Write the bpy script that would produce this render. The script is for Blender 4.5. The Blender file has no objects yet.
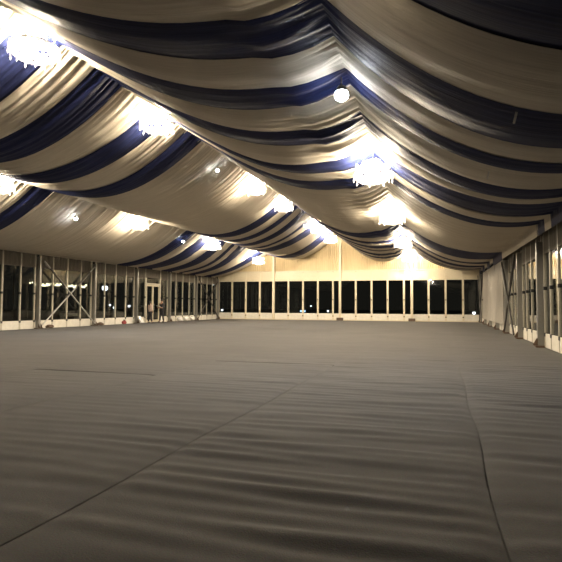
import bpy, bmesh, math, random
import numpy as np
from mathutils import Vector, Matrix, Euler
random.seed(7); RNG = np.random.RandomState(11)
SC = bpy.context.scene
COL = SC.collection
PI = math.pi

# ---------------------------------------------------------------- materials
def new_mat(name):
    m = bpy.data.materials.new(name); m.use_nodes = True
    nt = m.node_tree; nt.nodes.clear()
    out = nt.nodes.new('ShaderNodeOutputMaterial')
    return m, nt, out

def principled(name, color, rough=.5, metal=0., spec=.5, noise=0., nscale=8., bump=0., bscale=40., emit=None, estr=0.):
    m, nt, out = new_mat(name)
    p = nt.nodes.new('ShaderNodeBsdfPrincipled')
    p.inputs['Base Color'].default_value = (*color, 1)
    p.inputs['Roughness'].default_value = rough
    p.inputs['Metallic'].default_value = metal
    p.inputs['Specular IOR Level'].default_value = spec
    if emit:
        p.inputs['Emission Color'].default_value = (*emit, 1); p.inputs['Emission Strength'].default_value = estr
    tc = nt.nodes.new('ShaderNodeTexCoord')
    if noise:
        n = nt.nodes.new('ShaderNodeTexNoise'); n.inputs['Scale'].default_value = nscale; n.inputs['Detail'].default_value = 5
        nt.links.new(tc.outputs['Object'], n.inputs['Vector'])
        r = nt.nodes.new('ShaderNodeValToRGB')
        r.color_ramp.elements[0].position = .3; r.color_ramp.elements[1].position = .7
        r.color_ramp.elements[0].color = (*[c*(1-noise) for c in color], 1)
        r.color_ramp.elements[1].color = (*[min(1, c*(1+noise)) for c in color], 1)
        nt.links.new(n.outputs['Fac'], r.inputs['Fac']); nt.links.new(r.outputs['Color'], p.inputs['Base Color'])
    if bump:
        n2 = nt.nodes.new('ShaderNodeTexNoise'); n2.inputs['Scale'].default_value = bscale; n2.inputs['Detail'].default_value = 3
        nt.links.new(tc.outputs['Object'], n2.inputs['Vector'])
        b = nt.nodes.new('ShaderNodeBump'); b.inputs['Strength'].default_value = bump; b.inputs['Distance'].default_value = .01
        nt.links.new(n2.outputs['Fac'], b.inputs['Height']); nt.links.new(b.outputs['Normal'], p.inputs['Normal'])
    nt.links.new(p.outputs['BSDF'], out.inputs['Surface'])
    return m

def fabric(name, color, trans=.25, rough=.6, spec=.3, stretch=(.6, 14., 1.), bump=.25, var=.08):
    """woven drape cloth: streaks that run along the strip, slight translucency"""
    m, nt, out = new_mat(name)
    p = nt.nodes.new('ShaderNodeBsdfPrincipled')
    p.inputs['Roughness'].default_value = rough; p.inputs['Specular IOR Level'].default_value = spec
    tr = nt.nodes.new('ShaderNodeBsdfTranslucent')
    mix = nt.nodes.new('ShaderNodeMixShader'); mix.inputs['Fac'].default_value = trans
    tc = nt.nodes.new('ShaderNodeTexCoord'); mp = nt.nodes.new('ShaderNodeMapping')
    mp.inputs['Scale'].default_value = stretch
    nt.links.new(tc.outputs['Object'], mp.inputs['Vector'])
    n = nt.nodes.new('ShaderNodeTexNoise'); n.inputs['Scale'].default_value = 1.6; n.inputs['Detail'].default_value = 6
    nt.links.new(mp.outputs['Vector'], n.inputs['Vector'])
    r = nt.nodes.new('ShaderNodeValToRGB')
    r.color_ramp.elements[0].position = .3; r.color_ramp.elements[1].position = .7
    r.color_ramp.elements[0].color = (*[c*(1-var) for c in color], 1)
    r.color_ramp.elements[1].color = (*[min(1, c*(1+var)) for c in color], 1)
    nt.links.new(n.outputs['Fac'], r.inputs['Fac'])
    nt.links.new(r.outputs['Color'], p.inputs['Base Color']); nt.links.new(r.outputs['Color'], tr.inputs['Color'])
    b = nt.nodes.new('ShaderNodeBump'); b.inputs['Strength'].default_value = bump; b.inputs['Distance'].default_value = .03
    nt.links.new(n.outputs['Fac'], b.inputs['Height'])
    nt.links.new(b.outputs['Normal'], p.inputs['Normal']); nt.links.new(b.outputs['Normal'], tr.inputs['Normal'])
    nt.links.new(p.outputs['BSDF'], mix.inputs[1]); nt.links.new(tr.outputs['BSDF'], mix.inputs[2])
    nt.links.new(mix.outputs['Shader'], out.inputs['Surface'])
    return m

def glass_mat(name):
    m, nt, out = new_mat(name)
    t = nt.nodes.new('ShaderNodeBsdfTransparent'); t.inputs['Color'].default_value = (.85, .88, .87, 1)
    g = nt.nodes.new('ShaderNodeBsdfGlossy'); g.inputs['Roughness'].default_value = .03
    lw = nt.nodes.new('ShaderNodeLayerWeight'); lw.inputs['Blend'].default_value = .5
    pw = nt.nodes.new('ShaderNodeMath'); pw.operation = 'POWER'; pw.inputs[1].default_value = 5.
    f = nt.nodes.new('ShaderNodeMath'); f.operation = 'MULTIPLY_ADD'; f.inputs[1].default_value = .95; f.inputs[2].default_value = .045
    nt.links.new(lw.outputs['Facing'], pw.inputs[0]); nt.links.new(pw.outputs[0], f.inputs[0])
    mx = nt.nodes.new('ShaderNodeMixShader')
    nt.links.new(f.outputs[0], mx.inputs['Fac']); nt.links.new(t.outputs['BSDF'], mx.inputs[1]); nt.links.new(g.outputs['BSDF'], mx.inputs[2])
    nt.links.new(mx.outputs['Shader'], out.inputs['Surface'])
    return m

def emitter(name, color, strength, sampled=False):
    m, nt, out = new_mat(name)
    e = nt.nodes.new('ShaderNodeEmission'); e.inputs['Color'].default_value = (*color, 1); e.inputs['Strength'].default_value = strength
    nt.links.new(e.outputs['Emission'], out.inputs['Surface'])
    if not sampled:
        try: m.cycles.emission_sampling = 'NONE'
        except Exception: pass
    return m

def crystal_mat(name):
    m, nt, out = new_mat(name)
    t = nt.nodes.new('ShaderNodeBsdfTranslucent'); t.inputs['Color'].default_value = (.95, .95, .95, 1)
    d = nt.nodes.new('ShaderNodeBsdfPrincipled'); d.inputs['Base Color'].default_value = (.95, .95, .95, 1)
    d.inputs['Roughness'].default_value = .12
    mx = nt.nodes.new('ShaderNodeMixShader'); mx.inputs['Fac'].default_value = .55
    nt.links.new(d.outputs['BSDF'], mx.inputs[1]); nt.links.new(t.outputs['BSDF'], mx.inputs[2])
    nt.links.new(mx.outputs['Shader'], out.inputs['Surface'])
    return m

M = dict(
    cream=fabric('cream_voile', (.60, .54, .44), trans=.22, rough=.75, spec=.15),
    navy=fabric('navy_satin', (.013, .018, .060), trans=.06, rough=.62, spec=.16, var=.2),
    gable=fabric('gable_cloth', (.60, .48, .29), trans=.15, rough=.8, spec=.1, stretch=(16., 1., .5), bump=.4, var=.10),
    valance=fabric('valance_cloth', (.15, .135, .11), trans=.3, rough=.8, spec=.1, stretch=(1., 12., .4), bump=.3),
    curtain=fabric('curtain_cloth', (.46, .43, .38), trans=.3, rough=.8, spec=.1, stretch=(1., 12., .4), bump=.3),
    roof=principled('roof_membrane', (.35, .33, .30), .7),
    carpet=None,
    screed=principled('dark_subfloor', (.06, .056, .05), .9, noise=.2),
    alu=principled('brushed_aluminium', (.30, .293, .27), .42, .7, noise=.06, nscale=20),
    frame=principled('cream_painted_frame', (.54, .475, .345), .45, noise=.04, nscale=15),
    side_frame=principled('side_wall_frame', (.39, .36, .29), .45, noise=.04, nscale=15),
    board=principled('white_kick_board', (.60, .57, .50), .5, noise=.08, nscale=4),
    steel=principled('galvanised_steel', (.45, .45, .44), .4, .6, noise=.08, nscale=30),
    darksteel=principled('dark_steel', (.07, .065, .06), .5, .5, noise=.2),
    brown=principled('rusty_base', (.09, .055, .035), .75, noise=.4, nscale=30),
    black=principled('black_plastic', (.015, .015, .016), .5),
    glass=glass_mat('window_glass'),
    chrome=principled('polished_chrome', (.8, .78, .74), .15, 1.),
    crystal=crystal_mat('cut_crystal'),
    bulb=emitter('candle_bulb', (1, .95, .86), 60.),
    led=emitter('cool_led', (.85, .92, 1.), 45.),
    street=emitter('street_light', (.9, .95, 1.), 1.2),
    street_blue=emitter('street_light_blue', (.45, .7, 1.), 1.0),
    fest=emitter('festoon_bulb', (1, .88, .55), 1.3),
    night=principled('night_ground', (.02, .02, .02), .9, noise=.3, nscale=1.),
    van=principled('pale_paint', (.7, .68, .6), .5),
    skin=principled('skin', (.45, .27, .19), .55),
    hair=principled('black_hair', (.012, .01, .009), .5),
    pink=principled('pale_pink_top', (.62, .48, .42), .8, bump=.3),
    trousers=principled('dark_trousers', (.02, .02, .024), .8, bump=.3),
    coat=principled('dark_coat', (.022, .021, .023), .75, bump=.3),
    paper=principled('white_paper', (.75, .74, .7), .7),
    red=principled('red_nylon', (.22, .025, .02), .6, noise=.2),
    bag=principled('white_plastic_bag', (.72, .70, .66), .45, noise=.06),
)

def carpet_mat():
    m, nt, out = new_mat('grey_carpet')
    p = nt.nodes.new('ShaderNodeBsdfPrincipled'); p.inputs['Roughness'].default_value = .9; p.inputs['Specular IOR Level'].default_value = .15
    tc = nt.nodes.new('ShaderNodeTexCoord')
    n = nt.nodes.new('ShaderNodeTexNoise'); n.inputs['Scale'].default_value = .5; n.inputs['Detail'].default_value = 8; n.inputs['Roughness'].default_value = .65
    nt.links.new(tc.outputs['Object'], n.inputs['Vector'])
    r = nt.nodes.new('ShaderNodeValToRGB'); r.color_ramp.elements[0].position = .3; r.color_ramp.elements[1].position = .72
    r.color_ramp.elements[0].color = (.102, .098, .095, 1); r.color_ramp.elements[1].color = (.134, .128, .122, 1)
    nt.links.new(n.outputs['Fac'], r.inputs['Fac'])
    n2 = nt.nodes.new('ShaderNodeTexNoise'); n2.inputs['Scale'].default_value = 90.; n2.inputs['Detail'].default_value = 2
    nt.links.new(tc.outputs['Object'], n2.inputs['Vector'])
    mx = nt.nodes.new('ShaderNodeMix'); mx.data_type = 'RGBA'; mx.blend_type = 'MULTIPLY'; mx.inputs[0].default_value = .5
    nt.links.new(r.outputs['Color'], mx.inputs[6]); nt.links.new(n2.outputs['Color'], mx.inputs[7])
    nt.links.new(mx.outputs[2], p.inputs['Base Color'])
    b = nt.nodes.new('ShaderNodeBump'); b.inputs['Strength'].default_value = .35; b.inputs['Distance'].default_value = .006
    nt.links.new(n2.outputs['Fac'], b.inputs['Height']); nt.links.new(b.outputs['Normal'], p.inputs['Normal'])
    nt.links.new(p.outputs['BSDF'], out.inputs['Surface'])
    return m
M['carpet'] = carpet_mat()

# ---------------------------------------------------------------- mesh helpers
def obj(name, bm, mat, parent=None, smooth=False, loc=None):
    me = bpy.data.meshes.new(name); bm.to_mesh(me); bm.free()
    me.materials.append(M[mat] if isinstance(mat, str) else mat)
    if smooth: me.polygons.foreach_set('use_smooth', [True]*len(me.polygons))
    o = bpy.data.objects.new(name, me); COL.objects.link(o)
    if parent: o.parent = parent
    if loc is not None: o.location = loc
    return o
def empty(name, loc=(0, 0, 0), rz=0.):
    o = bpy.data.objects.new(name, None); COL.objects.link(o); o.location = loc; o.rotation_euler = (0, 0, rz)
    o.empty_display_size = .1
    return o
def tag(o, label=None, cat=None, group=None, kind=None):
    if label: o['label'] = label
    if cat: o['category'] = cat
    if group: o['group'] = group
    if kind: o['kind'] = kind
    return o
def copy_tree(o, parent=None):
    c = o.copy(); COL.objects.link(c)
    if parent is not None: c.parent = parent
    for ch in list(o.children): copy_tree(ch, c)
    return c
def box(bm, x0, x1, y0, y1, z0, z1, bev=0.):
    r = bmesh.ops.create_cube(bm, size=1.)
    vs = r['verts']
    for v in vs:
        v.co = Vector(((x0+x1)/2 + v.co.x*(x1-x0), (y0+y1)/2 + v.co.y*(y1-y0), (z0+z1)/2 + v.co.z*(z1-z0)))
    if bev:
        es = list({e for v in vs for e in v.link_edges})
        bmesh.ops.bevel(bm, geom=es, offset=bev, segments=2, affect='EDGES', profile=.6)
    return bm
def nb(*a, **k):
    return box(bmesh.new(), *a, **k)
def tube(bm, pts, r, n=8, cap=True, radii=None):
    pts = [Vector(p) for p in pts]; rings = []
    up = Vector((0, 0, 1))
    for i, p in enumerate(pts):
        d = (pts[min(i+1, len(pts)-1)] - pts[max(i-1, 0)]).normalized()
        a = d.cross(up)
        if a.length < 1e-3: a = d.cross(Vector((1, 0, 0)))
        a.normalize(); b = d.cross(a).normalized()
        rr = radii[i] if radii else r
        rings.append([bm.verts.new(p + a*(rr*math.cos(2*PI*k/n)) + b*(rr*math.sin(2*PI*k/n))) for k in range(n)])
    for i in range(len(rings)-1):
        for k in range(n):
            bm.faces.new((rings[i][k], rings[i][(k+1) % n], rings[i+1][(k+1) % n], rings[i+1][k]))
    if cap:
        bm.faces.new(rings[0][::-1]); bm.faces.new(rings[-1])
    return bm
def lathe(bm, prof, n=20, c=(0, 0, 0)):
    rings = []
    for r, z in prof:
        rings.append([bm.verts.new((c[0]+r*math.cos(2*PI*k/n), c[1]+r*math.sin(2*PI*k/n), c[2]+z)) for k in range(n)])
    for i in range(len(rings)-1):
        for k in range(n):
            bm.faces.new((rings[i][k], rings[i][(k+1) % n], rings[i+1][(k+1) % n], rings[i+1][k]))
    return bm
def sphere(bm, c, r, sx=1, sy=1, sz=1, seg=10):
    bmesh.ops.create_uvsphere(bm, u_segments=seg, v_segments=max(5, seg//2+1), radius=1.,
                              matrix=Matrix.Translation(c) @ Matrix.Diagonal((r*sx, r*sy, r*sz, 1)))
    return bm
def torus(bm, R, r, z, n=32, m=8):
    vs = [[bm.verts.new(((R+r*math.cos(2*PI*j/m))*math.cos(2*PI*i/n), (R+r*math.cos(2*PI*j/m))*math.sin(2*PI*i/n), z+r*math.sin(2*PI*j/m))) for j in range(m)] for i in range(n)]
    for i in range(n):
        for j in range(m):
            bm.faces.new((vs[i][j], vs[(i+1) % n][j], vs[(i+1) % n][(j+1) % m], vs[i][(j+1) % m]))
    return bm
def grid_mesh(name, X, Y, Z, mat, parent=None):
    """X, Y, Z: 2-D arrays"""
    a, b = X.shape
    co = np.stack([X, Y, Z], -1).reshape(-1, 3).astype(np.float32)
    i = np.arange(a*b).reshape(a, b)
    f = np.stack([i[:-1, :-1], i[1:, :-1], i[1:, 1:], i[:-1, 1:]], -1).reshape(-1, 4)
    me = bpy.data.meshes.new(name)
    me.vertices.add(len(co)); me.vertices.foreach_set('co', co.ravel())
    me.loops.add(f.size); me.loops.foreach_set('vertex_index', f.ravel().astype(np.int32))
    me.polygons.add(len(f)); me.polygons.foreach_set('loop_start', np.arange(0, f.size, 4, dtype=np.int32))
    me.polygons.foreach_set('use_smooth', np.ones(len(f), dtype=bool))
    me.update(); me.validate()
    me.materials.append(M[mat])
    o = bpy.data.objects.new(name, me); COL.objects.link(o)
    if parent: o.parent = parent
    return o

# ---------------------------------------------------------------- dimensions
W = 12.4          # half width (posts)
Y0, Y1 = -3., 50. # built length of the tent
BAY = 5.
GL = 12.52        # glass plane

ORD = ['first', 'second', 'third', 'fourth', 'fifth', 'sixth', 'seventh', 'eighth', 'ninth', 'tenth', 'eleventh', 'twelfth', 'thirteenth', 'fourteenth']

# ---------------------------------------------------------------- floor and carpet
tag(obj('floor', nb(-13, 13, Y0, 50.6, -.12, -.02), 'screed'), kind='structure')
tag(obj('ground', nb(-120, 120, Y0-40, 260, -.5, -.2), 'night'), kind='structure')

def wrinkle(X, Y):
    z = np.zeros_like(X)
    near = np.exp(-np.maximum(0, Y-3)/9.)
    for k in range(9):
        f = RNG.uniform(2.2, 4.6); c = RNG.uniform(-.35, .35); ph = RNG.uniform(0, 6.28)
        q = .5+.5*np.sin(2*PI*(.21*X*RNG.uniform(.5, 1.6)+.13*Y*RNG.uniform(.5, 1.6))+RNG.uniform(0, 6.28))
        z += .0046*q*np.sin(2*PI*(f*Y+c*X+.12*np.sin(1.3*X+ph))+ph)
    for k in range(5):
        f = RNG.uniform(.5, 1.3); c = RNG.uniform(-.3, .3)
        z += .0045*np.sin(2*PI*(f*Y+c*X)+RNG.uniform(0, 6.28))
    side = .35+.65/(1+np.exp(-(X-6.2)/.8))
    return z*(.25+.75*near)*side
def carpet(x0, x1, y0, y1, label):
    xs = np.linspace(x0+.006, x1-.006, max(3, int((x1-x0)/.12)))
    ys = [y0+.012]
    while ys[-1] < y1-.05:
        ys.append(ys[-1] + (.035 if ys[-1] < 14 else .1))
    ys[-1] = y1-.012
    ys_ = np.array(ys)
    X, Y = np.meshgrid(xs, ys_, indexing='ij')
    wob = .022*np.sin(Y*2.1+x0)+.015*np.sin(Y*5.3+2*x0)
    e0 = np.clip(1-(X-x0)/.35, 0, 1); e1 = np.clip(1-(x1-X)/.35, 0, 1)
    Z = .014 + wrinkle(X, Y) + .006*(np.exp(-((X-x0)/.06)**2)+np.exp(-((x1-X)/.06)**2))
    XX = X + .018*np.sin(Y*1.7+x1*3)*e1 + .018*np.sin(Y*1.7+x0*3)*e0
    Z = np.maximum(Z, .002)
    # the rolled edge dips to the sub-floor; farther off the strips lie tight against each other
    fy = np.clip((ys_ - 9.)/6., 0, 1)
    Z[0, :] = -.002+.018*fy; Z[-1, :] = -.002+.018*fy; XX[0, :] -= .005*fy; XX[-1, :] += .005*fy; Z[:, 0] = -.012; Z[:, -1] = -.012
    o = grid_mesh('carpet_strip', XX, Y, Z, 'carpet')
    return tag(o, label, 'carpet', 'grey carpet strips laid side by side')
RNG_STATE = RNG.get_state()
seams = [-12.15, -9.95, -7.15, -4.35, -1.55, 1.2, 4.05, 6.95, 9.6, 12.15]
seat = ['along the foot of the right glass wall', 'second from the right wall, below the camera', 'third from the right wall', 'fourth from the right wall',
        'fifth from the right wall', 'sixth from the right wall', 'seventh from the right wall', 'second from the left wall', 'along the foot of the left glass wall']
for i in range(len(seams)-1):
    RNG.set_state(RNG_STATE)
    k = len(seams)-2-i
    if i == 6-0 and False: pass
    if abs(seams[i]-4.05) < .01:
        carpet(seams[i], seams[i+1], Y0, 12.05, 'wrinkled grey carpet strip third from the right wall, near piece before its cross seam')
        RNG.set_state(RNG_STATE)
        carpet(seams[i], seams[i+1], 12.05, 50, 'smooth grey carpet strip third from the right wall, far piece beyond its cross seam')
    elif abs(seams[i]-1.2) < .01:
        carpet(seams[i], seams[i+1], Y0, 9.3, 'grey carpet strip fourth from the right wall, near piece before its cross seam')
        RNG.set_state(RNG_STATE)
        carpet(seams[i], seams[i+1], 9.3, 50, 'grey carpet strip fourth from the right wall, far piece beyond its cross seam')
    else:
        carpet(seams[i], seams[i+1], Y0, 50, 'grey carpet strip ' + seat[k])

# ---------------------------------------------------------------- roof membrane
def roof():
    bm = bmesh.new(); t = .04
    prof = [(-13, 4.75), (0, 9.0), (13, 4.75)]
    rows = []
    for y in (1.2, 50.5):
        rows.append([bm.verts.new((x, y, z)) for x, z in prof] + [bm.verts.new((x, y, z+t)) for x, z in prof[::-1]])
    a, b = rows
    for i in range(6):
        bm.faces.new((a[i], a[(i+1) % 6], b[(i+1) % 6], b[i]))
    bm.faces.new(a[::-1]); bm.faces.new(b)
    return bm
tag(obj('ceiling', roof(), 'roof'), kind='structure')

# ---------------------------------------------------------------- draped fabric
def lerp(a, b, Y): return a + (b-a)*(Y-10)/40.
def support(Y):
    LQ = (lerp(-6.83, -6.63, Y), lerp(6.25, 6.42, Y))
    R = (0*Y, lerp(7.98, 8.04, Y))
    RQ = (lerp(7.5, 6.38, Y), lerp(5.94, 6.42, Y))
    EL = (-12.22+0*Y, lerp(4.22, 4.16, Y)); ER = (12.22+0*Y, lerp(3.86, 4.60, Y))
    return [EL, LQ, R, RQ, ER]
def sag(i, Y):
    return [lerp(.72, .40, Y), lerp(1.0, 1.40, Y), lerp(.97, 1.70, Y), lerp(.78, .66, Y)][i]

# stripe edges (Y at the middle of each span: far-left, left, right, far-right), near to far
EDGE = [(1.6, 1.6, 1.6, 1.6), (2.6, 2.6, 2.6, 2.6), (3.8, 3.8, 3.8, 3.8), (5.0, 5.0, 5.0, 5.0), (6.1, 6.1, 6.1, 6.14), (7.7, 7.7, 7.57, 7.87), (9.2, 9.2, 8.77, 9.41),
        (10.2, 10.2, 10.12, 10.44), (11.5, 11.5, 11.43, 11.2), (12.7, 12.69, 12.94, 12.78), (14.1, 14.19, 14.1, 14.03), (15.6, 15.62, 16.31, 14.75), (16.9, 16.93, 17.18, 16.95),
        (18.02, 18.46, 18.47, 17.98), (19.48, 19.63, 19.86, 19.4), (32.0, 31.6, 31.3, 30.4), (33.6, 32.9, 32.6, 35.6), (34.9, 33.9, 34.2, 38.0), (36.9, 34.9, 34.8, 40.2),
        (38.3, 36.1, 35.8, 42.6), (40.0, 37.2, 37.0, 44.8), (41.2, 38.3, 38.7, 45.5), (41.9, 38.9, 39.3, 46.0), (42.8, 39.6, 41.4, 46.6), (44.4, 41.4, 42.9, 47.5),
        (46.2, 45.0, 44.2, 48.0), (47.9, 47.2, 46.0, 48.7), (48.8, 48.8, 48.8, 49.0)]
NS = 22
S_W = np.concatenate([np.linspace(0, 1, NS)[:-1] + i for i in range(4)] + [[4.]])
S_W = np.array(S_W)
def edge_curve(e):
    A, B, C, D = e
    xs = [0, .5, 1, 1.5, 2, 2.5, 3, 3.5, 4]
    ys = [A, A, (A+B)/2, B, (B+C)/2, C, (C+D)/2, D, D]
    out = np.interp(S_W, xs, ys)
    # soften the corners of the polyline
    k = np.array([1, 2, 3, 4, 3, 2, 1.]); k /= k.sum()
    p = np.concatenate([[out[0]]*3, out, [out[-1]]*3])
    return np.convolve(p, k, 'valid')
FINE = [(RNG.uniform(2.2, 6.5), RNG.uniform(-.12, .12), RNG.uniform(0, 6.28), RNG.uniform(.5, 1)) for _ in range(10)]
BROAD = [(RNG.uniform(.7, 1.6), RNG.uniform(-.05, .05), RNG.uniform(0, 6.28), RNG.uniform(.5, 1)) for _ in range(5)]
def drape(e0, e1, mat, name, label, group, seed):
    r = np.random.RandomState(seed)
    c0, c1 = edge_curve(e0), edge_curve(e1)
    width = float(np.mean(c1-c0))
    dy = .045 if np.mean(c0) < 25 else .09
    n = max(8, int(width/dy))
    t = np.linspace(-.02, 1.02, n)
    T, SW = np.meshgrid(t, S_W, indexing='ij')
    Y = c0[None, :] + (c1-c0)[None, :]*T
    sup = support(Y)
    X = np.zeros_like(Y); Z = np.zeros_like(Y)
    off = r.uniform(-.035, .035, 4)
    for i in range(4):
        msk = (SW >= i) & (SW <= i+1)
        w = np.clip(SW-i, 0, 1)
        (xa, za), (xb, zb) = sup[i], sup[i+1]
        w2 = w**1.2 if i == 2 else w
        mid = 4*w2*(1-w2)
        x = xa + (xb-xa)*w
        z = za + (zb-za)*w - (sag(i, Y)-.055)*mid
        z = z - min(.08, .05*width)*(4*np.clip(T, 0, 1)*(1-np.clip(T, 0, 1)))*np.sqrt(mid) + off[i]*mid
        X = np.where(msk, x, X); Z = np.where(msk, z, Z)
    w = SW - np.floor(np.minimum(SW, 3.9999)); near_sup = (1-4*w*(1-w))
    fine = sum(a*np.sin(2*PI*(f*Y+c*X)+p) for f, c, p, a in FINE)/3.2
    fine = np.sign(fine)*np.abs(fine)**.8
    broad = sum(a*np.sin(2*PI*(f*Y+c*X)+p) for f, c, p, a in BROAD)/2.
    amp = np.where(SW < 2.35, .052, .022)
    Z = Z + fine*(np.where(SW < 2, .015, .003)+amp*near_sup**3) + broad*(.012+.030*near_sup**1.5)
    s2 = np.clip((SW-2.80)/.045, 0, 1)*(SW <= 3.02); s2 = s2*s2*(3-2*s2)
    Z = Z - .07*s2*np.clip((3-SW)/.10, 0, 1) + .035*s2*np.sin(2*PI*Y/.62+1.1*np.sin(Y))*(SW < 3)
    # short tails that hang down over the eaves at both ends
    xl, yl, zl = X[:, :1], Y[:, :1], Z[:, :1]; xr, yr, zr = X[:, -1:], Y[:, -1:], Z[:, -1:]
    tail = .24; tail_r = tail + (.22 if mat == 'navy' and np.mean(c0) > 30 else .16 if np.mean(c0) < 25 else 0)
    X = np.concatenate([xl-.02, xl-.01, X, xr+.01, xr+.02], 1)
    Y = np.concatenate([yl, yl, Y, yr, yr], 1)
    EL_ = sup[0][1][:, :1] + 0*zl; ER_ = sup[4][1][:, -1:] + 0*zr
    Z = np.concatenate([EL_-.08, EL_-.04, Z, ER_-tail_r/2, ER_-tail_r], 1)
    o = grid_mesh(name, X, Y, Z, mat)
    return tag(o, label, 'ceiling drape', group)
# colour alternates, starting with cream at the near end; navy strips are counted from the far gable wall
n_str = len(EDGE)-1
colors = ['navy' if i % 2 == 1 else 'cream' for i in range(n_str)]
n_navy = colors.count('navy')
seen = 0
for i in range(n_str):
    if colors[i] == 'navy':
        k = n_navy - seen - 1; seen += 1
        drape(EDGE[i], EDGE[i+1], 'navy', 'ceiling_drape', 'navy blue ceiling drape, %s navy stripe counted from the far gable wall' % ORD[k],
              'swagged fabric strips lining the tent roof', 100+i)
    else:
        k = n_navy - seen - 1
        if k < 0: lab = 'last cream ceiling drape, hanging right in front of the far gable wall'
        elif seen == 0: lab = 'nearest cream ceiling drape overhead, before every navy stripe'
        elif e_w > 5 if (e_w := EDGE[i+1][1]-EDGE[i][1]) else False: lab = 'very wide cream ceiling drape halfway along the tent between two sets of navy stripes'
        else: lab = 'cream ceiling drape between the %s and %s navy stripes from the far gable' % (ORD[k], ORD[k+1])
        drape(EDGE[i], EDGE[i+1], 'cream', 'ceiling_drape', lab, 'swagged fabric strips lining the tent roof', 100+i)

drapes = {o['label']: o for o in COL.objects if o.name.startswith('ceiling_drape')}
for lab, c in (('eleventh', (10.22, 7.9, 3.84)), ('tenth', (10.14, 11.38, 3.9))):
    d = [o for l_, o in drapes.items() if l_.startswith('navy') and lab in l_][0]
    t_ = obj('tie_strap', nb(-.014, .014, -.006, .006, -.07, .08, .003), 'bag', d, False, c)
    t_.rotation_euler = (math.radians(8), math.radians(14), math.radians(-8)); t_['label'] = 'small white tie strap'
# ---------------------------------------------------------------- side walls
WIN = [0]
def clamp_bm(h):
    bm = bmesh.new()
    box(bm, -.055, .055, -.06, .06, h-.05, h+.05, .01)
    return bm
PROTO = {}
def add_copy(key, make, parent, loc, rot=None):
    if key not in PROTO:
        o = make(); PROTO[key] = o; c = o
    else:
        c = copy_tree(PROTO[key])
    c.parent = parent; c.location = loc
    if rot is not None: c.rotation_euler = rot
    return c
def make_mullion(h):
    def f():
        o = obj('mullion', nb(-.045, .045, -.05, .05, 0, h, .008), 'side_frame')
        for z in (.42, 1.95):
            obj('clamp', nb(-.06, .06, -.062, .062, z-.06, z+.06, .012), 'black', o)
        return o
    return f
def side_bay(side, y0, glass_top, kick, door=False):
    """side -1 left / +1 right; panel bay between the posts at y0 and y0+5"""
    WIN[0] += 1
    root = empty('window_%d' % WIN[0], (side*GL, y0, 0)); tag(root, kind='structure')
    n = 4; step = BAY/n
    H = 4.15 if side < 0 else 3.75
    skip = ()
    if door: skip = (1.15, 3.75)
    ys = [.24] + [step*k for k in range(1, n)] + [BAY-.2]
    if door: ys = [.24, 1.35, 3.65, BAY-.2]
    for y in ys:
        add_copy('mullion%d' % side, make_mullion(H), root, (0, y, 0))
    edges = [0] + [step*k for k in range(1, n)] + [BAY]
    if door: edges = [0, 1.35, 3.65, 5]
    for a, b in zip(edges[:-1], edges[1:]):
        if door and a == 1.35: continue
        obj('pane', nb(-.006, .006, a+.04, b-.04, kick, glass_top), 'glass', root)
        obj('kick_board', nb(-.03, .03, a+.05, b-.05, 0, kick, .006), 'board', root)
    if not door:
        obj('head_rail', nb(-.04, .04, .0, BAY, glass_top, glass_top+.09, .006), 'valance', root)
    else:
        obj('head_rail', nb(-.04, .04, .0, 1.35, glass_top, glass_top+.09, .006), 'valance', root)
        obj('head_rail', nb(-.04, .04, 3.65, BAY, glass_top, glass_top+.09, .006), 'valance', root)
    # gathered cloth valance above the glass
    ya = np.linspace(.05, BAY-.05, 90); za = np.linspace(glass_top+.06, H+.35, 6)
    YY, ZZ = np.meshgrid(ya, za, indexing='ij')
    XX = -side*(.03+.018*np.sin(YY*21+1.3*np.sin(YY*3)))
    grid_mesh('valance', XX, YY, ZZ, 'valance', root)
    return root

for k in range(3, 10):
    side_bay(-1, k*BAY, 3.40, .46, door=(k == 7))
for k in range(2, 10):
    side_bay(1, k*BAY, 3.08, .46)

# a double glass door in the fourth bay from the far end on the left
door = empty('door_1', (-GL, 35, 0)); tag(door, kind='structure')
dy0, dy1, dh = 1.40, 3.60, 2.92
obj('door_frame', box(box(nb(-.07, .07, dy0, dy0+.12, 0, 3.45, .01), -.07, .07, dy1-.12, dy1, 0, 3.45, .01), -.07, .07, dy0+.12, dy1-.12, dh, dh+.14, .01), 'side_frame', door)
obj('transom_pane', nb(-.006, .006, dy0+.12, dy1-.12, dh+.14, 3.40), 'glass', door)
mid = (dy0+dy1)/2
for a, b, hy in ((dy0+.13, mid-.01, mid-.12), (mid+.01, dy1-.13, mid+.12)):
    leaf = obj('door_leaf', box(box(box(nb(-.03, .03, a, a+.09, .02, dh), -.03, .03, b-.09, b, .02, dh), -.03, .03, a+.09, b-.09, .02, .22), -.03, .03, a+.09, b-.09, dh-.1, dh), 'frame', door)
    obj('pane', nb(-.006, .006, a+.09, b-.09, .22, dh-.1), 'glass', leaf)
    obj('handle', tube(bmesh.new(), [(.03, hy, .95), (.09, hy, .98), (.09, hy, 1.42), (.03, hy, 1.45)], .014), 'steel', leaf)

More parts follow.
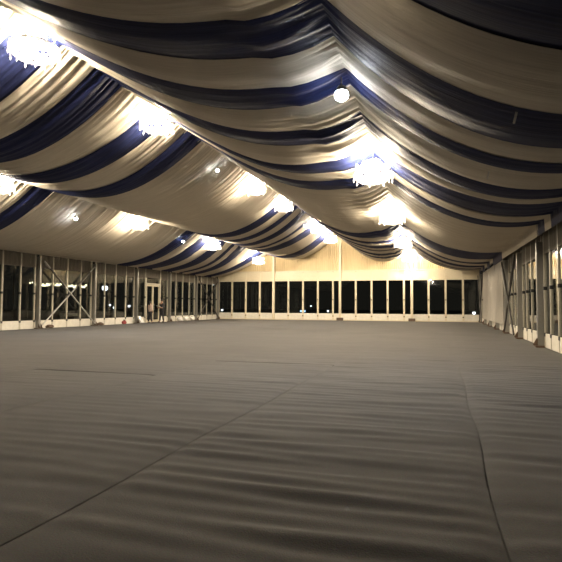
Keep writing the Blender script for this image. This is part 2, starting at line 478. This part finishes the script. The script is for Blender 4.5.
# uprights
def post(x, y, h, label, group, side):
    root = empty('tent_post', (x, y, 0)); tag(root, label, 'post', group)
    bm = bmesh.new(); box(bm, -.12, .12, -.075, .075, 0, h, .012)
    
    obj('shaft', bm, 'alu', root)
    bp = obj('base_plate', nb(-.2, .2, -.2, .2, -.019, .05, .008), 'brown', root)
    for s in (-1, 1):
        bm = bmesh.new()
        v = [bm.verts.new(c) for c in ((.12*-side, s*.085, .05), (.25*-side, s*.085, .05), (.12*-side, s*.085, .3))]
        v2 = [bm.verts.new((q.co.x, q.co.y+.014*s, q.co.z)) for q in v]
        bm.faces.new(v); bm.faces.new(v2[::-1])
        for i in range(3): bm.faces.new((v[i], v2[i], v2[(i+1) % 3], v[(i+1) % 3]))
        obj('gusset', bm, 'brown', bp)
    return root
for k in range(3, 11):
    n = 10-k
    lab = 'aluminium post in the far left corner of the tent' if n == 0 else 'aluminium wall post on the left side, %s from the far left corner post' % ORD[n-1]
    post(-W, k*BAY-(.1 if n == 0 else 0), 4.0, lab, 'posts of the left wall', -1)
for k in range(2, 11):
    n = 10-k
    lab = 'aluminium post in the far right corner of the tent' if n == 0 else 'aluminium wall post on the right side, %s from the far right corner post' % ORD[n-1]
    post(W, k*BAY-(.1 if n == 0 else 0), lerp(3.3, 4.2, k*BAY), lab, 'posts of the right wall', 1)

# steel cross braces
def brace(x, y0, y1, z1, mat, label):
    root = empty('cross_brace', (x, (y0+y1)/2, 0)); tag(root, label, 'brace', 'steel cross braces between wall posts')
    h = (y1-y0)/2
    for s, dx in ((1, -.045), (-1, .045)):
        a, b = Vector((dx, -s*h, .16)), Vector((dx, s*h, z1))
        r = obj('brace_bar', tube(bmesh.new(), [a, b], .042, 10), mat, root)
        p = a.lerp(b, .62); q = a.lerp(b, .9)
        obj('turnbuckle', tube(bmesh.new(), [p, p.lerp(q, .1), p.lerp(q, .9), q], .05, 10, radii=[.045, .062, .062, .045]), 'darksteel', r)
    return root
brace(-12.22, 25.15, 29.8, 3.78, 'steel', 'steel cross brace on the left wall nearest the camera')
brace(-12.22, 45.15, 49.6, 3.75, 'darksteel', 'steel cross brace on the left wall in the far corner')
brace(12.2, 25.2, 29.8, 3.62, 'darksteel', 'dark steel cross brace on the right wall nearer the camera')
brace(12.2, 45.2, 49.6, 4.05, 'darksteel', 'dark steel cross brace on the right wall in the far corner')

# drawn curtains on the right wall
def curtain(y0, y1, z1, label, x=12.26):
    root = empty('curtain', (x, (y0+y1)/2, 0)); tag(root, label, 'curtain', 'pleated curtains on the right wall')
    h = (y1-y0)/2
    ya = np.linspace(-h, h, 220); za = np.linspace(.42, z1, 14)
    YY, ZZ = np.meshgrid(ya, za, indexing='ij')
    ph = (y0*1.7) % 6.28
    XX = .035*np.sin(YY*2*PI/.24+ph+.8*np.sin(YY*2.1)) + .018*np.sin(YY*2*PI/.11+ZZ*.4)
    XX *= (.45+.55*(z1-ZZ)/z1)
    grid_mesh('cloth', XX, YY, ZZ, 'curtain', root)
    obj('curtain_rail', tube(bmesh.new(), [(0, -h, z1), (0, h, z1)], .016), 'alu', root)
curtain(30.25, 34.8, 3.8, 'pleated cream curtain on the right wall just beyond the nearer cross brace')
curtain(35.25, 39.8, 3.88, 'pleated cream curtain in the middle of three on the right wall')
curtain(40.25, 44.8, 3.95, 'pleated cream curtain on the right wall next to the far cross brace')

# eave rails
tag(obj('trim_1', nb(-12.62, -12.46, 10, 50.2, 4.5, 4.7), 'alu'), kind='structure')
tag(obj('trim_2', nb(12.46, 12.62, 10, 50.2, 4.5, 4.7), 'alu'), kind='structure')

# ---------------------------------------------------------------- gable wall
GY = 50.12
mx = []          # mullion positions
bounds = []
def span(x0, x1, first):
    p = 1.463
    xs = [x0 + p*i for i in range(5)]
    return xs
left = list(np.linspace(-W, -6.55, 5)); c1 = [-6.55+1.463*i for i in range(5)]; c2 = [0+1.463*i for i in range(5)]; right = list(np.linspace(6.55, W, 5))
lines = left[:-1] + c1 + c2 + right
lines = sorted(set(round(v, 3) for v in lines))
posts_x = (-6.55, 0., 6.55)
nwin = WIN[0]
def gable_mullion():
    o = obj('mullion', nb(-.085, .085, -.06, .06, 0, 4.6, .01), 'frame')
    for z in (.42, 1.95): obj('clamp', nb(-.06, .06, -.085, .02, z-.05, z+.05, .012), 'black', o)
    return o
for i in range(len(lines)-1):
    a, b = lines[i], lines[i+1]
    WIN[0] += 1
    root = empty('window_%d' % WIN[0], (a, GY, 0)); tag(root, kind='structure')
    w = b-a
    obj('pane', nb(.07, w-.07, -.006, .006, .66, 3.78), 'glass', root)
    obj('kick_board', nb(.06, w-.06, -.03, .03, 0, .66, .006), 'board', root)
    obj('head_board', nb(.06, w-.06, -.028, .028, 3.78, 4.62, .006), 'frame', root)
    obj('top_bead', nb(.06, w-.06, -.045, .0, 3.74, 3.82, .006), 'frame', root)
    if round(a, 2) not in [round(q, 2) for q in posts_x]:
        add_copy('gm', gable_mullion, root, (0, 0, 0))
tag(obj('trim_3', nb(-W, W, GY-.09, GY+.06, 4.62, 4.74, .01), 'frame'), kind='structure')
tag(obj('baseboard_back', nb(-W, W, GY-.10, GY-.045, 0.01, .10, .01), 'frame'), kind='structure')
# pleated cloth that fills the gable triangle
xa = np.linspace(-12.5, 12.5, 700); ta = np.linspace(0, 1, 16)
XX, TT = np.meshgrid(xa, ta, indexing='ij')
top = 4.85 + (1-np.abs(XX)/12.6)*4.05
ZZ = 4.72 + (top-4.72)*TT
YY = GY + .02 + .022*np.sin(XX*2*PI/.19+.9*np.sin(XX*1.3)) + .012*np.sin(XX*2*PI/.083+ZZ)
tag(grid_mesh('wall_back', XX, YY, ZZ, 'gable'), kind='structure')
# gable posts
for i, (x, h, lab) in enumerate(((-6.55, 6.5, 'tall cream gable post left of the middle of the far wall'), (0, 8.4, 'tall cream gable post in the middle of the far wall under the ridge'),
                  (6.55, 6.5, 'tall cream gable post right of the middle of the far wall'))):
    root = empty('gable_post', (x, GY-.17, 0)); tag(root, lab, 'post', 'posts of the far gable wall')
    obj('shaft', nb(-.11, .11, -.09, .09, 0.02, h, .012), 'frame', root)
    if i: obj('foot_block', nb(-.3, .3, -.26, .1, 0.022, .28, .03), 'brown', root)
    else: obj('foot_block', nb(-.14, .14, -.12, .09, 0.022, .10, .02), 'frame', root)

# ---------------------------------------------------------------- chandeliers
def crystal_chain(bm, pts, r):
    for p in pts:
        m = Matrix.Translation(p) @ Matrix.Diagonal((r, r, r*1.25, 1))
        bmesh.ops.create_icosphere(bm, subdivisions=1, radius=1., matrix=m)
def make_chandelier():
    root = empty('chandelier', (0, 0, 0))
    tag(root, 'x', 'chandelier', 'crystal chandeliers under the roof drapes')
    obj('hanging_chain', tube(bmesh.new(), [(0, 0, .42), (0, 0, .62)], .012, 6), 'chrome', root)
    bm = bmesh.new(); lathe(bm, [(.0, .44), (.035, .43), (.05, .38), (.02, .34), (.03, .25), (.055, .16), (.03, .06), (.02, -.1), (.06, -.2), (.03, -.27), (.0, -.29)], 14)
    obj('column', bm, 'chrome', root, True)
    bm = bmesh.new(); torus(bm, .56, .016, 0., 40, 6); torus(bm, .2, .012, .34, 24, 6)
    for k in range(4):
        a = PI/2*k; tube(bm, [(.03*math.cos(a), .03*math.sin(a), .34), (.2*math.cos(a), .2*math.sin(a), .34)], .008, 5)
        tube(bm, [(.02*math.cos(a), .02*math.sin(a), 0), (.56*math.cos(a), .56*math.sin(a), 0)], .009, 5)
    obj('ring_frame', bm, 'chrome', root)
    def strand(name, pts, r, n, off):
        bm = bmesh.new(); tube(bm, pts, .006, 4, False); crystal_chain(bm, pts, r)
        o = obj(name, bm, 'crystal', root); o.rotation_euler = (0, 0, off)
        for k in range(1, n):
            c = copy_tree(o, root); c.rotation_euler = (0, 0, off+2*PI*k/n)
    # strings of beads from the crown to the ring, and under the ring
    strand('crystal_string', [(.2+.36*t, 0, .34-.34*t-.10*4*t*(1-t)) for t in [j/9 for j in range(0, 10)]], .028, 18, 0.)
    strand('crystal_string', [(.56*math.cos(t*PI/2), 0, -.03-.30*math.sin(t*PI/2)) for t in [j/8 for j in range(0, 8)]], .030, 20, .1)
    first = None
    for k in range(8):
        a = 2*PI*k/8
        if first is None:
            pts = [(.05, 0, -.12), (.2, 0, -.2), (.38, 0, -.12), (.47, 0, .02), (.47, 0, .07)]
            first = obj('arm', tube(bmesh.new(), pts, .012, 7), 'chrome', root, True)
            bm = bmesh.new(); lathe(bm, [(.0, .07), (.045, .075), (.05, .09), (.014, .09), (.014, .16), (.0, .16)], 10, (.47, 0, 0)); obj('candle_cup', bm, 'chrome', first)
            obj('bulb', sphere(bmesh.new(), (.47, 0, .205), .03, 1, 1, 1.6, 10), 'bulb', first, True)
            c = first
        else: c = copy_tree(first, root)
        c.rotation_euler = (0, 0, a)
    drop = None
    for k in range(16):
        a = 2*PI*k/16
        ln = .16 if k % 2 else .23
        if k < 2:
            bm = bmesh.new(); crystal_chain(bm, [(.57, 0, -.04-.05*j) for j in range(int(ln/.05))], .017)
            bmesh.ops.create_cone(bm, segments=6, radius1=.004, radius2=.028, depth=.07, matrix=Matrix.Translation((.57, 0, -ln-.05)))
            bmesh.ops.create_cone(bm, segments=6, radius1=.028, radius2=.004, depth=.03, matrix=Matrix.Translation((.57, 0, -ln)))
            c = obj('crystal_drop', bm, 'crystal', root)
            PROTO['drop%d' % k] = c
        else: c = copy_tree(PROTO['drop%d' % (k % 2)], root)
        c.rotation_euler = (0, 0, a)
    ld = bpy.data.lights.new('chandelier_light', 'POINT'); ld.energy = LAMP; ld.color = (1., .84, .62); ld.shadow_soft_size = .2
    lo = bpy.data.objects.new('chandelier_light', ld); COL.objects.link(lo); lo.parent = root; lo.location = (0, 0, .16)
    return root
LAMP = 720.
CH = [(0, 10.5, 7.45, 'nearest crystal chandelier under the ridge, at the left top corner'), (0, 16.2, 7.5, 'second nearest crystal chandelier under the ridge, in front of a cream and navy swag'),
      (0, 26.1, 7.4, 'third nearest chandelier under the ridge, in front of the wide cream drape'), (0, 31.4, 7.42, 'fourth chandelier along the ridge, where the far navy stripes start'),
      (0, 40.7, 7.3, 'second farthest chandelier under the ridge'), (0, 45.6, 7.1, 'farthest chandelier under the ridge, in front of the cream gable cloth'),
      (-6.75, 16.3, 5.85, 'nearest chandelier of the left row, at the left edge of the photo'), (-6.72, 25.9, 5.8, 'second chandelier of the left row, lighting a wide cream drape'),
      (-6.70, 35.9, 5.68, 'third chandelier of the left row, between navy stripes'), (-6.68, 45.8, 5.38, 'farthest chandelier of the left row, oval of light before the gable cloth'),
      (7.6, 5.3, 5.35, 'chandelier of the right row above the camera, just out of view'), (7.33, 15.95, 5.25, 'nearest chandelier of the right row, with a bright fringe of crystal drops'), (7.09, 24.75, 5.36, 'second chandelier of the right row'),
      (6.77, 36.1, 5.5, 'third chandelier of the right row'), (6.47, 47.9, 5.55, 'farthest chandelier of the right row, in front of the right gable post')]
proto = None
for x, y, z, lab in CH:
    o = make_chandelier() if proto is None else copy_tree(proto)
    if proto is None: proto = o
    o.location = (x, y, z); o['label'] = lab
    o.rotation_euler = (0, 0, y*1.3)
    if y < 12:     # the one above the camera is dimmed, the nearest under the ridge burns brightest
        for ch in o.children:
            if ch.type == 'LIGHT': ch.data = ch.data.copy(); ch.data.energy = 130. if y < 6 else 1150.

# ---------------------------------------------------------------- small spot lamps
def make_spot():
    root = empty('spot_lamp')
    tag(root, 'x', 'spot lamp', 'small white spot lamps')
    obj('bracket', tube(bmesh.new(), [(0, 0, .12), (0, 0, .26)], .012, 6), 'darksteel', root)
    bm = bmesh.new(); lathe(bm, [(.0, .13), (.05, .13), (.075, .09), (.085, .05), (.08, .045)], 16); obj('housing', bm, 'darksteel', root, True)
    obj('lens', sphere(bmesh.new(), (0, 0, 0), .10, 1, 1, .9, 16), 'led', root, True)
    ld = bpy.data.lights.new('spot_light', 'SPOT'); ld.energy = 170.; ld.color = (.70, .84, 1.); ld.shadow_soft_size = .06; ld.spot_size = math.radians(125); ld.spot_blend = .8
    lo = bpy.data.objects.new('spot_light', ld); COL.objects.link(lo); lo.parent = root; lo.location = (0, 0, -.16)
    return root
SP = [(7.42, 10.37, 5.42, 'bright round spot lamp under the right row of drapes, nearest the camera', 1.35), (-.3, 22.0, 7.34, 'small spot lamp under the ridge between two chandeliers', .75), (-7.4, 21.6, 5.42, 'small spot lamp on the cream drape of the left outer span', .85),
      (-7.3, 32.4, 5.6, 'small spot lamp beside a navy stripe in the left outer span', .8), (-.35, 37.9, 7.2, 'small spot lamp among the far navy stripes under the ridge', .8)]
sp = None
for x, y, z, lab, s in SP:
    o = make_spot() if sp is None else copy_tree(sp)
    if sp is None: sp = o
    o.location = (x, y, z); o['label'] = lab; o.scale = (s, s, s)

# ---------------------------------------------------------------- people by the door
def skin_mesh(name, verts, edges, radii, mat, parent, sub=2, root=0):
    me = bpy.data.meshes.new(name); me.from_pydata(verts, edges, []); me.update()
    o = bpy.data.objects.new(name, me); COL.objects.link(o); o.parent = parent
    me.materials.append(M[mat])
    m = o.modifiers.new('skin', 'SKIN'); m.use_smooth_shade = True
    sv = me.skin_vertices[0].data if me.skin_vertices else None
    if sv is None:
        bm = bmesh.new(); bm.from_mesh(me); bm.verts.layers.skin.verify(); bm.to_mesh(me); bm.free(); sv = me.skin_vertices[0].data
    for i, r in enumerate(radii):
        sv[i].radius = (r, r) if not isinstance(r, tuple) else r
        sv[i].use_root = (i == root)
    s = o.modifiers.new('sub', 'SUBSURF'); s.levels = sub; s.render_levels = sub
    return o
def person(loc, rz, top_mat, hair_long, label, paper=False, long_coat=False, h=1.7):
    root = empty('person', loc, rz); tag(root, label, 'person'); k = h/1.7
    # skeleton: facing +Y
    V = [(0, 0, .93), (0, 0, 1.08), (0, .01, 1.24), (0, 0, 1.38), (0, 0, 1.46), (0, .015, 1.53), (0, .02, 1.60), (0, .01, 1.67)]
    E_ = [(0, 1), (1, 2), (2, 3), (3, 4), (4, 5), (5, 6), (6, 7)]
    R = [(.15, .105), (.135, .095), (.15, .10), (.12, .08), .048, .068, .082, .06]
    reach = .26 if paper else .10
    for s in (-1, 1):
        b = len(V)
        V += [(s*.17, 0, 1.38), (s*.22, -.01, 1.12), (s*.20, reach*.8, .98+(.10 if paper else -.04)), (s*(.12 if paper else .2), reach*1.25, .99+(.14 if paper else -.12))]
        E_ += [(3, b), (b, b+1), (b+1, b+2), (b+2, b+3)]; R += [.058, .045, .036, .03]
        # five fingers rooted in the palm
        pc = Vector(V[-1]); d = (Vector(V[-1])-Vector(V[-2])).normalized()
        for j in range(5):
            f0 = len(V); o_ = (j-2)*.011
            ln = (.05, .07, .075, .07, .055)[j]
            V += [tuple(pc + d*.03 + Vector((o_*1.2 - (s*.02 if j == (0 if s > 0 else 4) else 0), 0, -.004*abs(j-2)))), tuple(pc + d*(.03+ln) + Vector((o_*1.5, 0, -.012)))]
            E_ += [(b+3, f0), (f0, f0+1)]; R += [.009, .007]
        g = len(V)
        st = .10*s
        V += [(s*.095, 0, .86), (s*.10, .02+.3*st, .48), (s*.105, -.01+st, .09), (s*.11, .10+st, .035)]
        E_ += [(0, g), (g, g+1), (g+1, g+2), (g+2, g+3)]; R += [.088, .058, .042, .034]
    V = [(x*k, y*k, z*k) for x, y, z in V]
    R = [tuple(q*k for q in r) if isinstance(r, tuple) else r*k for r in R]
    body = skin_mesh('body', V, E_, R, 'skin', root)
    # face: eyes, nose and mouth modelled onto the body as small parts
    for s in (-1, 1): obj('eye', sphere(bmesh.new(), (s*.03*k, .085*k, 1.61*k), .011*k), 'black', body)
    obj('nose', sphere(bmesh.new(), (0, .098*k, 1.575*k), .014*k, .8, 1, 1.5), 'skin', body)
    obj('mouth', sphere(bmesh.new(), (0, .085*k, 1.535*k), .02*k, 1.2, .5, .35), 'red', body)
    # clothes
    tv, te, tr = [(0, 0, .86), (0, 0, 1.0), (0, 0, 1.12), (0, .01, 1.25), (0, 0, 1.385), (0, 0, 1.44)], [(0, 1), (1, 2), (2, 3), (3, 4), (4, 5)], [(.18, .13), (.165, .12), (.155, .112), (.165, .115), (.13, .09), (.06, .06)]
    for s in (-1, 1):
        b = len(tv); tv += [(s*.175, 0, 1.385), (s*.222, -.01, 1.12), (s*.20, reach*.72, 1.0+(.09 if paper else -.02))]
        te += [(4, b), (b, b+1), (b+1, b+2)]; tr += [.07, .058, .048]
    if long_coat:
        b = len(tv); tv += [(0, 0, .62)]; te += [(0, b)]; tr += [(.20, .15)]
    skin_mesh('coat' if long_coat else 'top', [(x*k, y*k, z*k) for x, y, z in tv], te, [tuple(q*k for q in r) if isinstance(r, tuple) else r*k for r in tr], top_mat, root, 2, 0)
    pv, pe, pr = [(0, 0, .92)], [], [(.16, .12)]
    for s in (-1, 1):
        b = len(pv); st = .10*s
        pv += [(s*.095, 0, .84), (s*.10, .02+.3*st, .48), (s*.105, -.01+st, .10)]; pe += [(0, b), (b, b+1), (b+1, b+2)]; pr += [.102, .075, .06]
    skin_mesh('trousers', [(x*k, y*k, z*k) for x, y, z in pv], pe, [tuple(q*k for q in r) if isinstance(r, tuple) else r*k for r in pr], 'trousers', root, 2, 0)
    for s in (-1, 1):
        st = .10*s
        obj('shoe', sphere(bmesh.new(), (s*.108*k, (.06+st)*k, .052*k), .05*k, .95, 2.5, .95, 12), 'black', root, True)
    bm = bmesh.new(); sphere(bm, (0, -.012*k, 1.635*k), .105*k, .9, 1.02, .95, 14)
    if hair_long: sphere(bm, (0, -.06*k, 1.53*k), .085*k, .95, .75, 1.8, 12)
    obj('hair', bm, 'hair', root, True)
    return root
person((-11.6, 35.62, .012), math.radians(-25), 'pink', True, 'person in a pale pink top and dark trousers standing by the glass door', h=1.62)
person((-11.75, 37.6, .012), math.radians(165), 'coat', False, 'person in dark coat and trousers at the door holding a white sheet', paper=True, long_coat=True, h=1.78)
pp = obj('paper_sheet', nb(-.15, .15, -.004, .004, -.11, .11), 'paper'); pp.location = (-11.8, 37.15, 1.28); pp.rotation_euler = (math.radians(62), 0, math.radians(-15))
tag(pp, 'white sheet of paper held by the person in the dark coat', 'paper')

# ---------------------------------------------------------------- clutter along the left wall
def lumpy(bm, c, r, sx, sy, sz, seed, amp=.18):
    rr = random.Random(seed)
    q = bmesh.ops.create_icosphere(bm, subdivisions=3, radius=1.)
    ph = [(rr.uniform(2, 5), rr.uniform(2, 5), rr.uniform(2, 5), rr.uniform(0, 6)) for _ in range(5)]
    for v in q['verts']:
        n = v.co.copy(); d = sum(math.sin(a*n.x+b*n.y+cc*n.z+p) for a, b, cc, p in ph)/5
        v.co = Vector((n.x*r*sx, n.y*r*sy, max(n.z, -.55)*r*sz))*(1+amp*d)
        v.co += Vector(c)
    return bm
t = empty('folded_banner', (-11.98, 34.95, .02)); tag(t, 'white folded sheet leaning on the left wall beside the person in pink', 'folded sheet')
bm = bmesh.new(); box(bm, -.04, .04, -.2, .2, .02, .6, .02)
s_ = obj('panel', bm, 'bag', t); s_.rotation_euler = (0, math.radians(-34), 0); s_.location = (.18, 0, .02)
obj('fold', lumpy(bmesh.new(), (-.02, .06, .16), .13, .8, 1.2, .9, 5), 'bag', t, True)
t = empty('sack', (-12.0, 32.85, .02)); tag(t, 'small red nylon sack on the floor against the left wall', 'sack')
obj('sack_body', lumpy(bmesh.new(), (0, 0, .10), .18, .8, 1.2, .9, 3), 'red', t, True)
obj('sack_neck', lathe(bmesh.new(), [(.035, .2), (.05, .25), (.075, .3), (.05, .31)], 10), 'black', t, True)
for i, (y, rad, lab) in enumerate(((41.0, .24, 'white plastic bag on the floor by the left wall, nearest of three'), (42.1, .26, 'white plastic bag by the left wall, between two others'),
                                   (43.4, .22, 'white plastic bag by the left wall, farthest of three'))):
    t = empty('plastic_bag', (-11.95, y, .02)); tag(t, lab, 'bag', 'white bags along the left wall')
    obj('bag_body', lumpy(bmesh.new(), (0, 0, .17), rad, .9, 1.25, 1., 20+i, .22), 'bag', t, True)
    for s in (-1, 1): obj('bag_handle', tube(bmesh.new(), [(0, s*.08, .30), (0, s*.07, .42), (0, s*.03, .43), (0, s*.02, .31)], .012, 6), 'bag', t)
for i, (y, lab) in enumerate(((25.15, 'brown weight bag on the foot of the near left brace'), (29.75, 'dark weight bag at the far foot of the near left brace'))):
    t = obj('weight_bag', lumpy(bmesh.new(), (0, 0, .09), .2, 1.0, 1.2, .6, 40+i), 'brown', None, True, (-11.72, y, .03)); tag(t, lab, 'weight bag')

# ---------------------------------------------------------------- outside in the night
def street_lamp(x, y, z, mat, lab, r=.16):
    root = empty('street_lamp', (x, y, -.2)); tag(root, lab, 'street lamp', 'small lights outside in the dark')
    obj('pole', tube(bmesh.new(), [(0, 0, 0), (0, 0, z+.2-r*.8)], .05, 8), 'darksteel', root)
    obj('globe', sphere(bmesh.new(), (0, 0, z+.2), r, seg=12), mat, root, True)
    obj('cap', lathe(bmesh.new(), [(0, r+.06), (r*.5, r+.03), (r*.8, r*.7), (r*.7, r*.68)], 12, (0, 0, z+.2)), 'darksteel', root, True)
for x, y, z, mt, lab, r in ((-20.5, 70, .75, 'street', 'white light seen low through the gable glass near the left corner', .16), (-9.05, 70, .69, 'street_blue', 'bluish light low behind the gable glass, left one of a pair', .15),
                         (-8.55, 70, .69, 'street_blue', 'bluish light low behind the gable glass, right one of a pair', .15), (-7.67, 70, 1.37, 'street', 'small white light behind the gable glass, a little above its neighbours', .11),
                         (-5.35, 70, .72, 'street', 'small white light low behind the gable glass near the middle post', .14), (12.85, 70, .61, 'street', 'white light low behind the gable glass near the right corner', .2),
                         (-21.9, 70, 4.42, 'street', 'white light high behind the left wall glass near the far corner', .2),
                         (-30, 56.2, 3.42, 'street', 'large round white light outside behind the left wall glass', .36), (-30, 57.3, 1.36, 'street', 'small white light outside the left wall, upper of a close pair', .13),
                         (-30, 58.2, 1.05, 'street', 'small white light outside the left wall, lower of a close pair', .17), (-30, 61.5, 1.25, 'street', 'small white light outside the left wall near the red sack', .17),
                         (-30, 41.8, 5.6, 'street', 'bright light outside at the top of the leftmost window', .32)):
    street_lamp(x, y, z, mt, lab, r)
fs = empty('festoon', (-30, 48.3, 0)); tag(fs, 'string of warm festoon lights outside behind the near left cross brace', 'string lights')
bm = bmesh.new(); tube(bm, [(0, -4.6+.46*i, 3.75-.16*math.sin(i*PI/10)**2) for i in range(21)], .015, 5); obj('cable', bm, 'black', fs)
obj('stake', tube(bmesh.new(), [(0, -4.6, -.2), (0, -4.6, 3.8)], .04, 6), 'darksteel', fs); obj('stake', tube(bmesh.new(), [(0, 4.6, -.2), (0, 4.6, 3.8)], .04, 6), 'darksteel', fs)
fb = None
for i in range(30):
    y = -4.4+.30*i
    z = 3.55-.16*math.sin((y+4.6)/9.2*2*PI)**2 + random.uniform(-.12, .12)
    if fb is None: fb = obj('festoon_bulb', sphere(bmesh.new(), (0, 0, 0), .12, 1, 1, 1.2, 8), 'fest', fs, True); c = fb
    else: c = copy_tree(fb, fs)
    c.location = (0, y, z); q = random.uniform(.5, 1.25); c.scale = (q, q, q)
bn = empty('bench', (-24, 42.3, -.2)); tag(bn, 'long pale bench outside behind the glass of the near left brace', 'bench')
obj('bench_seat', nb(-.25, .25, -1.1, 1.1, .50, .74, .03), 'van', bn)
for s in (-1, 1): obj('bench_leg', nb(-.2, .2, s*1.0-.06, s*1.0+.06, 0, .50), 'van', bn)

# ---------------------------------------------------------------- world, camera, view
w = bpy.data.worlds.new('night'); SC.world = w; w.use_nodes = True
bg = w.node_tree.nodes['Background']; bg.inputs['Color'].default_value = (1., .92, .74, 1); bg.inputs['Strength'].default_value = .0036

cam = bpy.data.cameras.new('camera'); co = bpy.data.objects.new('camera', cam); COL.objects.link(co)
yaw, pit, roll, f = .2944743801897218, .04712269691475576, .004961039605041741, 535.6545914369469
fw = Vector((-math.sin(yaw)*math.cos(pit), math.cos(yaw)*math.cos(pit), math.sin(pit)))
rt = Vector((math.cos(yaw), math.sin(yaw), 0)); up = rt.cross(fw)
rt2 = rt*math.cos(roll)+up*math.sin(roll); up2 = -rt*math.sin(roll)+up*math.cos(roll)
mt = Matrix((rt2, up2, -fw)).transposed().to_4x4(); mt.translation = (9.281248155621773, .24845816552176384, 1.3137397242484492)
co.matrix_world = mt
cam.sensor_width = 36; cam.lens = f/562*36; cam.clip_end = 500
SC.camera = co
SC.view_settings.view_transform = 'Standard'; SC.view_settings.look = 'None'; SC.view_settings.gamma = 1; SC.view_settings.use_curve_mapping = False
SC.view_settings.exposure = 1.4
SC.cycles.use_denoising = True
SC.cycles.max_bounces = 8; SC.cycles.diffuse_bounces = 4; SC.cycles.transparent_max_bounces = 12
SC.cycles.sample_clamp_indirect = 4.
